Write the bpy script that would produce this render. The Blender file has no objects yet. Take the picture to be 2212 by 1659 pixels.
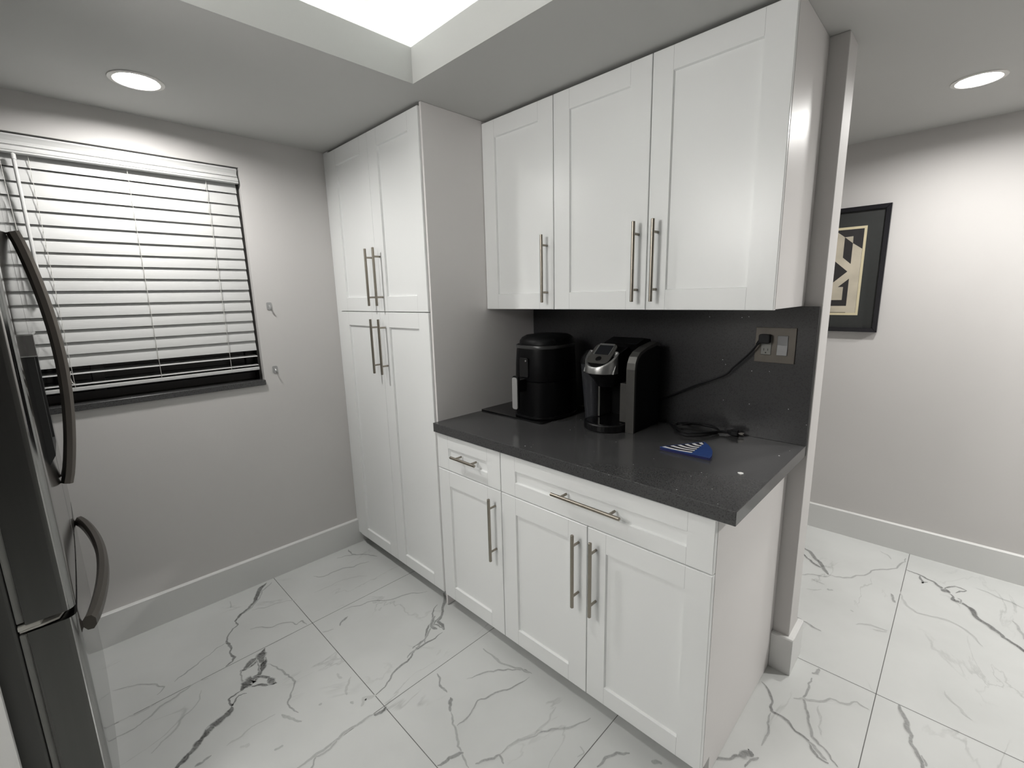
"""White kitchen with pantry, coffee maker and marble floor, seen from beside the refrigerator."""
LENS = 365.0
COVE = 4.4
EXPOSURE = 0.18
FILL_POWER = 36.0
EXTRA = [(3.58, .95, 33.0, .11)]
VEINS = [
 ([(0.036,-1.2),(0.064,-1.241),(0.129,-1.28),(0.189,-1.328),(0.219,-1.38),(0.244,-1.404)],11,0.8),
 ([(0.244,-1.404),(0.28,-1.4),(0.361,-1.467),(0.408,-1.463),(0.449,-1.476),(0.49,-1.468),(0.508,-1.482),(0.518,-1.509)],6,0.7),
 ([(0.366,-1.468),(0.396,-1.538),(0.424,-1.603),(0.455,-1.67)],4,0.4),
 ([(0.052,-1.181),(0.093,-1.242),(0.161,-1.286),(0.214,-1.361)],4,0.4),
 ([(0.061,-1.378),(0.122,-1.39)],4,0.25),
 ([(0.528,-1.364),(0.558,-1.386),(0.575,-1.414),(0.591,-1.452),(0.588,-1.476)],12,0.9),
 ([(0.558,-1.386),(0.61,-1.393),(0.647,-1.417),(0.675,-1.452),(0.683,-1.487),(0.698,-1.5)],14,0.95),
 ([(0.568,-1.415),(0.619,-1.414),(0.654,-1.422)],5,0.6),
 ([(0.583,-1.472),(0.632,-1.482),(0.666,-1.483)],4,0.5),
 ([(0.683,-1.487),(0.666,-1.45),(0.705,-1.407),(0.757,-1.397),(0.73,-1.433),(0.705,-1.467)],7,0.85),
 ([(0.705,-1.407),(0.742,-1.401),(0.745,-1.414)],9,0.8),
 ([(0.698,-1.5),(0.7,-1.523),(0.704,-1.545),(0.747,-1.544),(0.733,-1.532),(0.714,-1.513),(0.725,-1.49)],4,0.8),
 ([(0.751,-1.545),(0.766,-1.554),(0.777,-1.581),(0.791,-1.625),(0.811,-1.649),(0.826,-1.671),(0.845,-1.689),(0.853,-1.705),(0.873,-1.735),(0.89,-1.764)],14,0.85),
 ([(0.627,-1.389),(0.69,-1.365),(0.751,-1.348),(0.804,-1.342),(0.843,-1.369),(0.878,-1.396),(0.918,-1.396),(0.954,-1.386)],5,0.45),
 ([(0.917,-1.431),(0.956,-1.416),(0.999,-1.392)],7,0.35),
 ([(0.72,-0.663),(0.662,-0.753),(0.591,-0.879),(0.54,-1.018)],4,0.4),
 ([(0.792,-0.615),(0.879,-0.688),(0.936,-0.76),(1.002,-0.772)],11,0.7),
 ([(0.841,-0.69),(0.923,-0.787),(0.976,-0.852),(1.006,-0.878)],5,0.65),
 ([(0.93,-0.788),(0.954,-0.773),(0.995,-0.771)],6,0.6),
 ([(1.009,-0.786),(1.009,-0.875),(1.015,-0.947),(1.038,-0.986),(1.063,-1.077),(1.09,-1.157)],6,0.65),
 ([(0.982,-0.86),(1.01,-0.951),(1.023,-0.976)],4,0.5),
 ([(0.085,-0.84),(0.124,-0.758),(0.189,-0.698),(0.241,-0.674)],5,0.4),
 ([(0.045,-0.752),(0.101,-0.762),(0.143,-0.747)],5,0.5),
 ([(0.16,-1.005),(0.204,-0.969),(0.201,-0.922),(0.24,-0.816),(0.253,-0.732)],5,0.35),
 ([(0.305,-1.065),(0.305,-0.951),(0.375,-0.808)],5,0.15),
 ([(0.354,-1.372),(0.413,-1.299),(0.44,-1.228),(0.48,-1.213),(0.469,-1.187),(0.515,-1.182)],4,0.4),
 ([(0.218,-1.325),(0.249,-1.222),(0.296,-1.144)],4,0.22),
 ([(0.634,-1.081),(0.61,-1.056),(0.6,-1.026)],6,0.5),
 ([(0.614,-1.155),(0.632,-1.109)],4,0.25),
 ([(0.331,-1.845),(0.349,-1.801),(0.387,-1.75),(0.456,-1.702),(0.482,-1.729)],4,0.35),
 ([(0.583,-1.866),(0.597,-1.809),(0.582,-1.77),(0.553,-1.731),(0.536,-1.667),(0.534,-1.574)],5,0.35),
 ([(0.515,-1.86),(0.529,-1.801),(0.526,-1.738)],4,0.2),
 ([(0.754,-1.783),(0.712,-1.717),(0.656,-1.653),(0.58,-1.606)],5,0.25),
 ([(1.161,-1.203),(1.17,-1.182),(1.165,-1.156)],9,0.7),
 ([(1.159,-1.202),(1.155,-1.264),(1.156,-1.331),(1.159,-1.384),(1.157,-1.466)],7,0.35),
 ([(1.158,-1.408),(1.179,-1.425),(1.193,-1.441)],5,0.45),
 ([(1.155,-1.336),(1.17,-1.366),(1.161,-1.412)],6,0.35),
 ([(0.942,-1.18),(0.987,-1.222),(1.011,-1.231)],6,0.22),
 ([(1.09,-1.157),(1.071,-1.195),(1.097,-1.218)],9,0.2),
 ([(0.885,-1.211),(0.923,-1.208)],8,0.2),
 ([(1.04,-1.497),(1.045,-1.47)],8,0.35),
 ([(0.943,-1.572),(0.962,-1.547)],10,0.15),
 ([(0.907,-1.603),(0.906,-1.567),(0.891,-1.522),(0.899,-1.447)],5,0.2),
 ([(0.912,-1.693),(0.913,-1.671),(0.907,-1.646)],6,0.5),
 ([(0.978,-1.311),(0.976,-1.323)],8,0.3),
 ([(1.048,-1.236),(1.065,-1.234)],7,0.3),
 ([(1.177,-0.939),(1.222,-0.961),(1.244,-0.967),(1.276,-0.966)],6,0.5),
 ([(1.302,-0.971),(1.32,-0.987),(1.349,-1.008)],8,0.6),
 ([(1.351,-1.006),(1.375,-1.019),(1.416,-1.037),(1.47,-1.071),(1.504,-1.079),(1.55,-1.091)],5,0.4),
 ([(1.41,-1.026),(1.411,-0.974),(1.386,-0.911),(1.404,-0.863),(1.439,-0.784),(1.453,-0.702)],4,0.5),
 ([(1.449,-0.684),(1.418,-0.688),(1.365,-0.733),(1.317,-0.794),(1.282,-0.876)],4,0.45),
 ([(1.212,-0.728),(1.298,-0.728),(1.36,-0.716),(1.44,-0.688)],6,0.35),
 ([(1.473,-1.156),(1.48,-1.114),(1.501,-1.072)],7,0.6),
 ([(1.59,-0.997),(1.6,-0.917),(1.632,-0.854),(1.654,-0.812),(1.695,-0.768),(1.727,-0.687)],5,0.35),
 ([(1.556,-1.069),(1.575,-1.031),(1.59,-0.997),(1.621,-1.007)],6,0.5),
 ([(1.612,-0.736),(1.628,-0.803),(1.6,-0.917)],4,0.2),
 ([(1.84,-0.813),(1.843,-0.769),(1.86,-0.732),(1.891,-0.704)],6,0.5),
 ([(1.954,-0.681),(1.982,-0.664)],8,0.4),
 ([(1.761,-0.796),(1.784,-0.804),(1.777,-0.83)],4,0.25),
 ([(0.993,-0.932),(0.992,-0.899),(0.977,-0.844),(0.95,-0.795),(0.917,-0.729)],6,0.55),
 ([(1.978,1.051),(2.048,0.974),(2.108,0.887),(2.142,0.834)],10,0.65),
 ([(2.142,0.834),(2.202,0.853),(2.29,0.987),(2.354,1.09),(2.397,1.198),(2.412,1.283)],6,0.4),
 ([(2.001,0.968),(2.054,0.907),(2.105,0.88)],9,0.75),
 ([(2.04,0.74),(2.103,0.789),(2.146,0.812)],5,0.35),
 ([(2.089,0.738),(2.147,0.726)],5,0.25),
 ([(2.423,1.153),(2.482,1.138),(2.532,1.114),(2.567,1.067),(2.597,1.038)],10,0.75),
 ([(2.482,1.138),(2.493,1.059),(2.512,1.087)],6,0.7),
 ([(2.561,1.052),(2.593,1.063)],20,0.8),
 ([(2.574,1.064),(2.611,1.134),(2.65,1.125),(2.613,1.065)],5,0.7),
 ([(2.597,1.038),(2.605,0.989),(2.639,0.985),(2.67,0.953),(2.704,0.878),(2.748,0.835),(2.789,0.786),(2.83,0.712)],13,0.8),
 ([(2.62,1.022),(2.633,1.015),(2.627,0.974)],5,0.5),
 ([(2.425,0.907),(2.442,0.83),(2.492,0.763),(2.559,0.784),(2.624,0.781),(2.702,0.678)],6,0.25),
 ([(2.106,0.371),(2.135,0.357),(2.173,0.345),(2.208,0.339)],6,0.5),
 ([(2.107,-0.119),(2.139,-0.145),(2.163,-0.207),(2.172,-0.229),(2.212,-0.23),(2.252,-0.258),(2.291,-0.266),(2.307,-0.293),(2.326,-0.309),(2.355,-0.309)],6,0.65),
 ([(2.287,-0.27),(2.309,-0.275),(2.333,-0.294),(2.349,-0.303)],7,0.5),
 ([(2.172,-0.239),(2.184,-0.304),(2.187,-0.39)],5,0.4),
 ([(2.239,0.029),(2.241,-0.049),(2.256,-0.14),(2.273,-0.183),(2.297,-0.243),(2.343,-0.268),(2.378,-0.303)],6,0.5),
 ([(2.213,-0.118),(2.268,-0.079),(2.309,-0.03),(2.361,-0.013),(2.38,0.018),(2.415,0.008)],5,0.35),
 ([(2.248,0.099),(2.247,0.066),(2.234,0.054)],7,0.5),
 ([(2.285,-0.093),(2.305,-0.153),(2.317,-0.215)],4,0.2),
 ([(2.489,0.105),(2.505,0.056),(2.53,-0.014),(2.548,-0.082),(2.564,-0.127),(2.569,-0.148)],9,0.6),
 ([(2.559,-0.08),(2.572,-0.115)],6,0.5),
 ([(2.097,-0.536),(2.128,-0.506),(2.153,-0.465)],8,0.6),
 ([(2.145,-0.476),(2.158,-0.447),(2.176,-0.435)],16,0.7),
 ([(2.172,-0.499),(2.176,-0.471),(2.193,-0.437)],6,0.55),
 ([(2.309,0.487),(2.355,0.53),(2.412,0.533)],5,0.22),
 ([(2.365,0.501),(2.41,0.523)],6,0.22),
 ([(2.392,0.854),(2.403,0.812),(2.414,0.786)],7,0.55),
 ([(2.682,1.183),(2.756,1.156),(2.838,1.126)],5,0.22),
 ([(2.302,1.281),(2.336,1.262),(2.356,1.22)],5,0.25),
 ([(2.162,0.688),(2.186,0.702)],9,0.3),
 ([(2.274,0.586),(2.285,0.579)],9,0.25),
 ([(2.089,0.627),(2.143,0.67)],5,0.2),
 ([(2.796,0.972),(2.824,0.847)],8,0.35),
 ([(2.6,0.288),(2.635,0.237),(2.672,0.194)],5,0.2),
 ([(0.541,-1.377),(0.566,-1.392),(0.605,-1.394)],20,0.85),
 ([(0.56,-1.409),(0.572,-1.435),(0.588,-1.461)],15,0.85),
 ([(0.667,-1.447),(0.674,-1.47),(0.682,-1.487)],26,0.9),
 ([(0.714,-1.407),(0.746,-1.401)],14,0.8),
 ([(0.789,-1.614),(0.798,-1.632)],18,0.8),
 ([(0.899,-0.746),(0.947,-0.799),(0.976,-0.79)],13,0.6),
]
import bpy, bmesh, math, random
from mathutils import Vector, Matrix
random.seed(7)
PI = math.pi
scene = bpy.context.scene
COL = scene.collection

# ------------------------------------------------------------------ materials
def mat(name, base, rough=.5, metal=0.0, **kw):
    m = bpy.data.materials.new(name); m.use_nodes = True
    nt = m.node_tree; b = nt.nodes['Principled BSDF']
    b.inputs['Base Color'].default_value = (*base, 1)
    b.inputs['Roughness'].default_value = rough
    b.inputs['Metallic'].default_value = metal
    for k, v in kw.items():
        b.inputs[k.replace('_', ' ')].default_value = v
    return m

def N(m, typ, **kw):
    n = m.node_tree.nodes.new(typ)
    for k, v in kw.items(): setattr(n, k, v)
    return n

def L(m, a, b): m.node_tree.links.new(a, b)

def bsdf(m): return m.node_tree.nodes['Principled BSDF']

def mottle(m, base, amount=.04, scale=3.0, bump=0.0, bscale=120.0, rough=None, stretch=(1, 1, 1)):
    """procedural tone variation and a fine surface bump in object space"""
    tc = N(m, 'ShaderNodeTexCoord'); mp = N(m, 'ShaderNodeMapping'); mp.inputs['Scale'].default_value = stretch
    L(m, tc.outputs['Object'], mp.inputs['Vector'])
    nz = N(m, 'ShaderNodeTexNoise'); nz.inputs['Scale'].default_value = scale; nz.inputs['Detail'].default_value = 3
    L(m, mp.outputs['Vector'], nz.inputs['Vector'])
    cr = N(m, 'ShaderNodeValToRGB')
    cr.color_ramp.elements[0].position = .3; cr.color_ramp.elements[1].position = .7
    cr.color_ramp.elements[0].color = (*[c * (1 - amount) for c in base], 1)
    cr.color_ramp.elements[1].color = (*[min(1, c * (1 + amount)) for c in base], 1)
    L(m, nz.outputs['Fac'], cr.inputs['Fac']); L(m, cr.outputs['Color'], bsdf(m).inputs['Base Color'])
    if rough:
        mr = N(m, 'ShaderNodeMapRange'); mr.inputs['To Min'].default_value = rough[0]; mr.inputs['To Max'].default_value = rough[1]
        L(m, nz.outputs['Fac'], mr.inputs['Value']); L(m, mr.outputs['Result'], bsdf(m).inputs['Roughness'])
    if bump:
        n2 = N(m, 'ShaderNodeTexNoise'); n2.inputs['Scale'].default_value = bscale; n2.inputs['Detail'].default_value = 2
        L(m, mp.outputs['Vector'], n2.inputs['Vector'])
        bp = N(m, 'ShaderNodeBump'); bp.inputs['Strength'].default_value = bump; bp.inputs['Distance'].default_value = .002
        L(m, n2.outputs['Fac'], bp.inputs['Height']); L(m, bp.outputs['Normal'], bsdf(m).inputs['Normal'])
    return m

def paint(name, base, rough=.4, amount=.012, bump=.03, bscale=180):
    return mottle(mat(name, base, rough), base, amount, 2.5, bump, bscale)

def brushed(name, base, rough, stretch, bump=.015):
    m = mat(name, base, rough, 1.0)
    return mottle(m, base, .03, 60, bump, 300, (rough * .85, rough * 1.2), stretch)

M = {}
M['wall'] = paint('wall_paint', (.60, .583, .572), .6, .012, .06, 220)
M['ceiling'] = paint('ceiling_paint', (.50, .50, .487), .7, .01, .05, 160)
M['trim'] = paint('trim_paint', (.70, .70, .69), .4)
M['cab'] = paint('cabinet_paint', (.84, .85, .845), .31, .008, .012, 120)
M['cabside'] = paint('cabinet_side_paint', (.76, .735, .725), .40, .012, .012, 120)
M['joint'] = mat('paint_joint_line', (.46, .465, .46), .5)
M['toe'] = paint('toe_kick_shaded', (.34, .34, .33), .5)  # toe kick colour darkened to deepen the shadow under the cabinets
M['nickel'] = brushed('brushed_nickel', (.33, .30, .255), .32, (1, 1, 1))
M['steel_edge'] = brushed('shaded_stainless_edge', (.10, .10, .096), .28, (1, 1, .02), 0)  # stainless darkened to suggest the dark room it reflects
M['steel'] = brushed('brushed_stainless', (.30, .30, .295), .10, (1, 1, .02), 0)
M['steel_handle'] = brushed('handle_stainless', (.17, .155, .14), .30, (1, 1, .1), 0)
M['fridge_side'] = mottle(mat('fridge_side_paint', (.05, .05, .047), .45), (.05, .05, .047), .06, 4, .05, 300)
M['disp'] = mottle(mat('dispenser_grey', (.03, .03, .03), .5, 0, Specular_IOR_Level=.3), (.03, .03, .03), .05, 20)
M['gasket'] = mottle(mat('door_gasket_rubber', (.20, .20, .19), .6), (.20, .20, .19), .05, 20)
M['hinge'] = mottle(mat('hinge_plastic', (.40, .39, .36), .5), (.40, .39, .36), .04, 20)
M['black'] = mottle(mat('black_plastic', (.004, .004, .0045), .35, 0, Specular_IOR_Level=.25), (.006, .006, .0065), .2, 15, .02, 400)
M['fryer'] = mottle(mat('fryer_black', (.004, .004, .0045), .42, 0, Specular_IOR_Level=.12), (.004, .004, .0045), .2, 10)
M['dark_ring'] = mottle(mat('dark_grey_trim', (.03, .03, .03), .35, .3), (.05, .05, .05), .05, 20)
M['gloss'] = mottle(mat('gloss_black', (.004, .004, .0045), .12), (.004, .004, .0045), .2, 10)
M['rubber'] = mottle(mat('black_cord_rubber', (.005, .005, .006), .5, 0, Specular_IOR_Level=.25), (.008, .008, .009), .2, 40)
M['silver'] = mottle(mat('silver_plastic', (.115, .112, .106), .32, .6), (.115, .112, .106), .05, 30, .02, 500)
M['silver_lip'] = mottle(mat('bright_silver_plastic', (.36, .36, .355), .3, .75), (.36, .36, .355), .05, 30)
M['grey_grip'] = mottle(mat('grey_handle_plastic', (.33, .33, .33), .4, .2), (.33, .33, .33), .03, 30)
M['screen'] = mottle(mat('dark_screen', (.012, .013, .016), .15), (.012, .013, .016), .1, 10)
M['tank'] = mat('smoked_tank', (.13, .135, .15), .08, 0, Transmission_Weight=.75, IOR=1.3)
mottle(M['tank'], (.13, .135, .15), .05, 20)
M['water_glass'] = mat('clear_plastic_hook', (.8, .8, .8), .12, 0, Transmission_Weight=.55, IOR=1.3)
mottle(M['water_glass'], (.8, .8, .8), .02, 30)
M['blind'] = mottle(mat('blind_vinyl', (.56, .56, .555), .38), (.56, .56, .555), .012, 4, .02, 200, None, (1, .15, 1))
M['valance'] = mottle(mat('valance_vinyl', (.62, .62, .615), .35), (.62, .62, .615), .012, 6, .03, 200, None, (1, .1, 1))
M['cord_white'] = mottle(mat('blind_cord', (.62, .61, .58), .7), (.62, .61, .58), .05, 60)
M['frame_dark'] = mottle(mat('dark_window_frame', (.035, .032, .03), .4), (.035, .032, .03), .1, 12)
M['night'] = mottle(mat('night_glass', (.004, .004, .005), .05), (.004, .004, .005), .1, 3)
M['plate'] = mottle(mat('bronze_grey_plate', (.11, .098, .083), .38, .4), (.11, .098, .083), .05, 40)
M['device'] = mottle(mat('outlet_grey_plastic', (.22, .22, .205), .4), (.22, .22, .205), .03, 40)
M['rocker'] = mottle(mat('rocker_grey_plastic', (.23, .23, .235), .35), (.23, .23, .235), .02, 40)
M['slot'] = mat('slot_dark', (.01, .01, .01), .6)
M['prong'] = mottle(mat('plug_prong_metal', (.22, .21, .195), .45, 1), (.22, .21, .195), .03, 60)
M['blue'] = mottle(mat('blue_fabric', (.016, .05, .20), .55), (.016, .05, .20), .08, 60, .1, 600)
M['navy'] = mottle(mat('navy_fabric', (.010, .012, .09), .55), (.010, .012, .09), .1, 60)
M['ink'] = mottle(mat('black_stripe', (.008, .008, .018), .6), (.008, .008, .018), .1, 60)
M['white_stripe'] = mottle(mat('white_stripe', (.75, .74, .74), .6), (.75, .74, .74), .03, 60)
M['glint'] = mottle(mat('white_glint', (.95, .95, .93), .3), (.95, .95, .93), .02, 60)  # near-white colour stands for a bright glint
M['pic_frame'] = mottle(mat('black_picture_frame', (.006, .006, .009), .25), (.006, .006, .009), .1, 20)
M['mat_board'] = mottle(mat('charcoal_mat_board', (.028, .030, .029), .5), (.028, .030, .029), .05, 60)
M['art_cream'] = mottle(mat('art_cream', (.50, .45, .36), .6), (.50, .45, .36), .14, 9, .02, 200)
M['art_border'] = mottle(mat('art_border', (.62, .55, .37), .5), (.62, .55, .37), .03, 30)
M['art_black'] = mottle(mat('art_black', (.022, .020, .021), .55), (.022, .020, .021), .1, 30)

def emis(name, col, strength):
    m = mat(name, (.9, .9, .9), .3)
    b = bsdf(m); b.inputs['Emission Color'].default_value = (*col, 1); b.inputs['Emission Strength'].default_value = strength
    return m
M['lens'] = emis('downlight_diffuser', (1.0, .985, .955), LENS)
M['trimring'] = mottle(mat('downlight_trim', (.72, .71, .68), .4), (.72, .71, .68), .02, 30)

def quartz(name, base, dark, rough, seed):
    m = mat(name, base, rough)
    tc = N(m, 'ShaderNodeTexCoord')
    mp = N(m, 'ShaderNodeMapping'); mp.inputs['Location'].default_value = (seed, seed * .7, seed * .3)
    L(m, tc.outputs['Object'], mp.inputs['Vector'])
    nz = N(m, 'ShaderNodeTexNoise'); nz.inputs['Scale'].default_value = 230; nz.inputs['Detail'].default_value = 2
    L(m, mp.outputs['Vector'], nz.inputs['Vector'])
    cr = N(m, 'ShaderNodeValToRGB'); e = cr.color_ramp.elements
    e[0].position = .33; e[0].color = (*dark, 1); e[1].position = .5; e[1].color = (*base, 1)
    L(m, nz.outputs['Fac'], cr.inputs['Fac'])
    def chips(scale, thr, size):
        vo = N(m, 'ShaderNodeTexVoronoi'); vo.inputs['Scale'].default_value = scale
        L(m, mp.outputs['Vector'], vo.inputs['Vector'])
        c1 = N(m, 'ShaderNodeMath', operation='LESS_THAN'); c1.inputs[1].default_value = size
        L(m, vo.outputs['Distance'], c1.inputs[0])
        sp = N(m, 'ShaderNodeSeparateColor'); L(m, vo.outputs['Color'], sp.inputs['Color'])
        c2 = N(m, 'ShaderNodeMath', operation='GREATER_THAN'); c2.inputs[1].default_value = thr
        L(m, sp.outputs['Red'], c2.inputs[0])
        mu = N(m, 'ShaderNodeMath', operation='MULTIPLY'); L(m, c1.outputs[0], mu.inputs[0]); L(m, c2.outputs[0], mu.inputs[1])
        mu2 = N(m, 'ShaderNodeMath', operation='MULTIPLY'); L(m, mu.outputs[0], mu2.inputs[0]); L(m, sp.outputs['Green'], mu2.inputs[1])
        return mu2.outputs[0]
    a = chips(34, .965, .085); b2 = chips(85, .975, .13)
    ad = N(m, 'ShaderNodeMath', operation='MAXIMUM'); L(m, a, ad.inputs[0]); L(m, b2, ad.inputs[1])
    mx = N(m, 'ShaderNodeMix', data_type='RGBA'); L(m, ad.outputs[0], mx.inputs['Factor'])
    L(m, cr.outputs['Color'], mx.inputs[6]); mx.inputs[7].default_value = (.9, .9, .88, 1)
    L(m, mx.outputs[2], bsdf(m).inputs['Base Color'])
    return m
M['quartz'] = quartz('grey_quartz', (.064, .064, .065), (.032, .032, .033), .17, 1.3)
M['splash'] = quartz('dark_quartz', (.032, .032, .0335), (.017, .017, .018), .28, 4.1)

def floor_material():
    m = mat('marble_tile', (.66, .67, .65), .24)
    tc = N(m, 'ShaderNodeTexCoord')
    nz = N(m, 'ShaderNodeTexNoise'); nz.inputs['Scale'].default_value = 2.2; nz.inputs['Detail'].default_value = 5
    L(m, tc.outputs['Object'], nz.inputs['Vector'])
    cr = N(m, 'ShaderNodeValToRGB'); e = cr.color_ramp.elements
    e[0].position = .25; e[0].color = (.53, .54, .53, 1); e[1].position = .6; e[1].color = (.61, .62, .61, 1)
    L(m, nz.outputs['Fac'], cr.inputs['Fac'])
    # faint hairline veins: ridges of a warped noise
    mp = N(m, 'ShaderNodeMapping'); mp.inputs['Rotation'].default_value = (0, 0, .7); mp.inputs['Scale'].default_value = (1.5, .6, 1)
    L(m, tc.outputs['Object'], mp.inputs['Vector'])
    n2 = N(m, 'ShaderNodeTexNoise'); n2.inputs['Scale'].default_value = 2.6; n2.inputs['Detail'].default_value = 7; n2.inputs['Distortion'].default_value = .8
    L(m, mp.outputs['Vector'], n2.inputs['Vector'])
    s = N(m, 'ShaderNodeMath', operation='SUBTRACT'); s.inputs[1].default_value = .5; L(m, n2.outputs['Fac'], s.inputs[0])
    ab = N(m, 'ShaderNodeMath', operation='ABSOLUTE'); L(m, s.outputs[0], ab.inputs[0])
    mr = N(m, 'ShaderNodeMapRange'); mr.inputs['From Min'].default_value = 0; mr.inputs['From Max'].default_value = .012
    mr.inputs['To Min'].default_value = .22; mr.inputs['To Max'].default_value = 0
    L(m, ab.outputs[0], mr.inputs['Value'])
    n3 = N(m, 'ShaderNodeTexNoise'); n3.inputs['Scale'].default_value = 3.1; L(m, tc.outputs['Object'], n3.inputs['Vector'])
    gate = N(m, 'ShaderNodeMapRange'); gate.inputs['From Min'].default_value = .5; gate.inputs['From Max'].default_value = .62
    L(m, n3.outputs['Fac'], gate.inputs['Value'])
    fm = N(m, 'ShaderNodeMath', operation='MULTIPLY'); L(m, mr.outputs['Result'], fm.inputs[0]); L(m, gate.outputs['Result'], fm.inputs[1])
    # the drawn veins: strength stored on the mesh
    at = N(m, 'ShaderNodeAttribute', attribute_name='vein')
    n4 = N(m, 'ShaderNodeTexNoise'); n4.inputs['Scale'].default_value = 130; n4.inputs['Detail'].default_value = 3
    L(m, tc.outputs['Object'], n4.inputs['Vector'])
    k = N(m, 'ShaderNodeMapRange'); k.inputs['From Min'].default_value = .3; k.inputs['From Max'].default_value = .7
    k.inputs['To Min'].default_value = .80; k.inputs['To Max'].default_value = 1.1
    L(m, n4.outputs['Fac'], k.inputs['Value'])
    vm = N(m, 'ShaderNodeMath', operation='MULTIPLY'); L(m, at.outputs['Fac'], vm.inputs[0]); L(m, k.outputs['Result'], vm.inputs[1])
    tot = N(m, 'ShaderNodeMath', operation='ADD', use_clamp=True); L(m, vm.outputs[0], tot.inputs[0]); L(m, fm.outputs[0], tot.inputs[1])
    mx = N(m, 'ShaderNodeMix', data_type='RGBA'); L(m, tot.outputs[0], mx.inputs['Factor'])
    L(m, cr.outputs['Color'], mx.inputs[6]); mx.inputs[7].default_value = (.062, .062, .061, 1)
    L(m, mx.outputs[2], bsdf(m).inputs['Base Color'])
    return m
M['floor'] = floor_material()
M['grout'] = mottle(mat('tile_grout', (.13, .13, .125), .8), (.13, .13, .125), .1, 60)

# ------------------------------------------------------------------ mesh helpers
def new(): return bmesh.new()

def quad(bm, pts, mi=0):
    f = bm.faces.new([bm.verts.new(p) for p in pts]); f.material_index = mi
    return f

def box(bm, x0, x1, y0, y1, z0, z1, bev=0.0, seg=2, mi=0):
    t = bmesh.new()
    vs = [t.verts.new((x, y, z)) for x in (x0, x1) for y in (y0, y1) for z in (z0, z1)]
    for q in ((0, 1, 3, 2), (4, 6, 7, 5), (0, 4, 5, 1), (2, 3, 7, 6), (0, 2, 6, 4), (1, 5, 7, 3)):
        t.faces.new([vs[i] for i in q])
    if bev:
        bmesh.ops.bevel(t, geom=t.edges[:], offset=bev, segments=seg, profile=.6, affect='EDGES', clamp_overlap=True)
    merge(bm, t, mi)

def merge(bm, t, mi=0, mx=None):
    if mx is not None: bmesh.ops.transform(t, matrix=mx, verts=t.verts[:])
    bmesh.ops.recalc_face_normals(t, faces=t.faces[:])
    mp = {}
    for v in t.verts: mp[v] = bm.verts.new(v.co)
    for f in t.faces:
        try:
            g = bm.faces.new([mp[v] for v in f.verts]); g.material_index = mi; g.smooth = f.smooth
        except ValueError: pass
    t.free()

def prism(bm, poly, axis, a, b, bev=0.0, mi=0, smooth=False):
    """extrude a 2D outline along an axis; outline coords are the two other axes in order"""
    def p3(u, v, w):
        return {'x': (w, u, v), 'y': (u, w, v), 'z': (u, v, w)}[axis]
    t = bmesh.new()
    A = [t.verts.new(p3(u, v, a)) for u, v in poly]; B = [t.verts.new(p3(u, v, b)) for u, v in poly]
    n = len(poly)
    t.faces.new(A); t.faces.new(B[::-1])
    for i in range(n):
        f = t.faces.new([A[i], A[(i + 1) % n], B[(i + 1) % n], B[i]]); f.smooth = smooth
    if bev:
        es = [e for e in t.edges if (e.verts[0] in A) == (e.verts[1] in A)]
        bmesh.ops.bevel(t, geom=es, offset=bev, segments=2, profile=.6, affect='EDGES', clamp_overlap=True)
    merge(bm, t, mi)

def loft(bm, rings, mi=0, cap=True, smooth=True, closed=True):
    t = bmesh.new()
    R = [[t.verts.new(p) for p in r] for r in rings]
    n = len(R[0])
    for i in range(len(R) - 1):
        for j in range(n if closed else n - 1):
            f = t.faces.new([R[i][j], R[i][(j + 1) % n], R[i + 1][(j + 1) % n], R[i + 1][j]]); f.smooth = smooth
    if cap:
        t.faces.new(R[0][::-1]); t.faces.new(R[-1])
    merge(bm, t, mi)

def smooth_path(pts, n=8):
    """Catmull-Rom through points"""
    P = [Vector(p) for p in pts]; P = [P[0] * 2 - P[1]] + P + [P[-1] * 2 - P[-2]]
    out = []
    for i in range(1, len(P) - 2):
        a, b, c, d = P[i - 1:i + 3]
        for k in range(n):
            t = k / n
            out.append(.5 * ((2 * b) + (c - a) * t + (2 * a - 5 * b + 4 * c - d) * t * t + (3 * b - a - 3 * c + d) * t ** 3))
    out.append(P[-2]); return out

def tube(bm, pts, r, seg=10, mi=0, section=None, up=None):
    pts = [Vector(p) for p in pts]; n = len(pts)
    T = [(pts[min(i + 1, n - 1)] - pts[max(i - 1, 0)]).normalized() for i in range(n)]
    u = Vector(up) if up else (Vector((0, 0, 1)) if abs(T[0].z) < .9 else Vector((1, 0, 0)))
    rings = []
    for i in range(n):
        u = (u - T[i] * u.dot(T[i])).normalized(); w = T[i].cross(u)
        rr = r[i] if isinstance(r, (list, tuple)) else r
        if section: ring = [pts[i] + u * a + w * b for a, b in section]
        else: ring = [pts[i] + (u * math.cos(2 * PI * k / seg) + w * math.sin(2 * PI * k / seg)) * rr for k in range(seg)]
        rings.append(ring)
    loft(bm, rings, mi, smooth=section is None)

def cyl(bm, p, q, r, seg=16, bev=0.0, mi=0):
    p, q = Vector(p), Vector(q); d = (q - p).normalized()
    if bev: tube(bm, [p, p + d * bev, q - d * bev, q], [r - bev, r, r, r - bev], seg, mi)
    else: tube(bm, [p, q], r, seg, mi)

def lathe(bm, prof, c, seg=32, mi=0):
    rings = [[(c[0] + r * math.cos(2 * PI * k / seg), c[1] + r * math.sin(2 * PI * k / seg), c[2] + z) for k in range(seg)] for r, z in prof]
    loft(bm, rings, mi)

def sellipse(cx, cy, rx, ry, z, n=40, e=2.6):
    out = []
    for k in range(n):
        t = 2 * PI * k / n; c, s = math.cos(t), math.sin(t)
        out.append((cx + rx * math.copysign(abs(c) ** (2 / e), c), cy + ry * math.copysign(abs(s) ** (2 / e), s), z))
    return out

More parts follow.
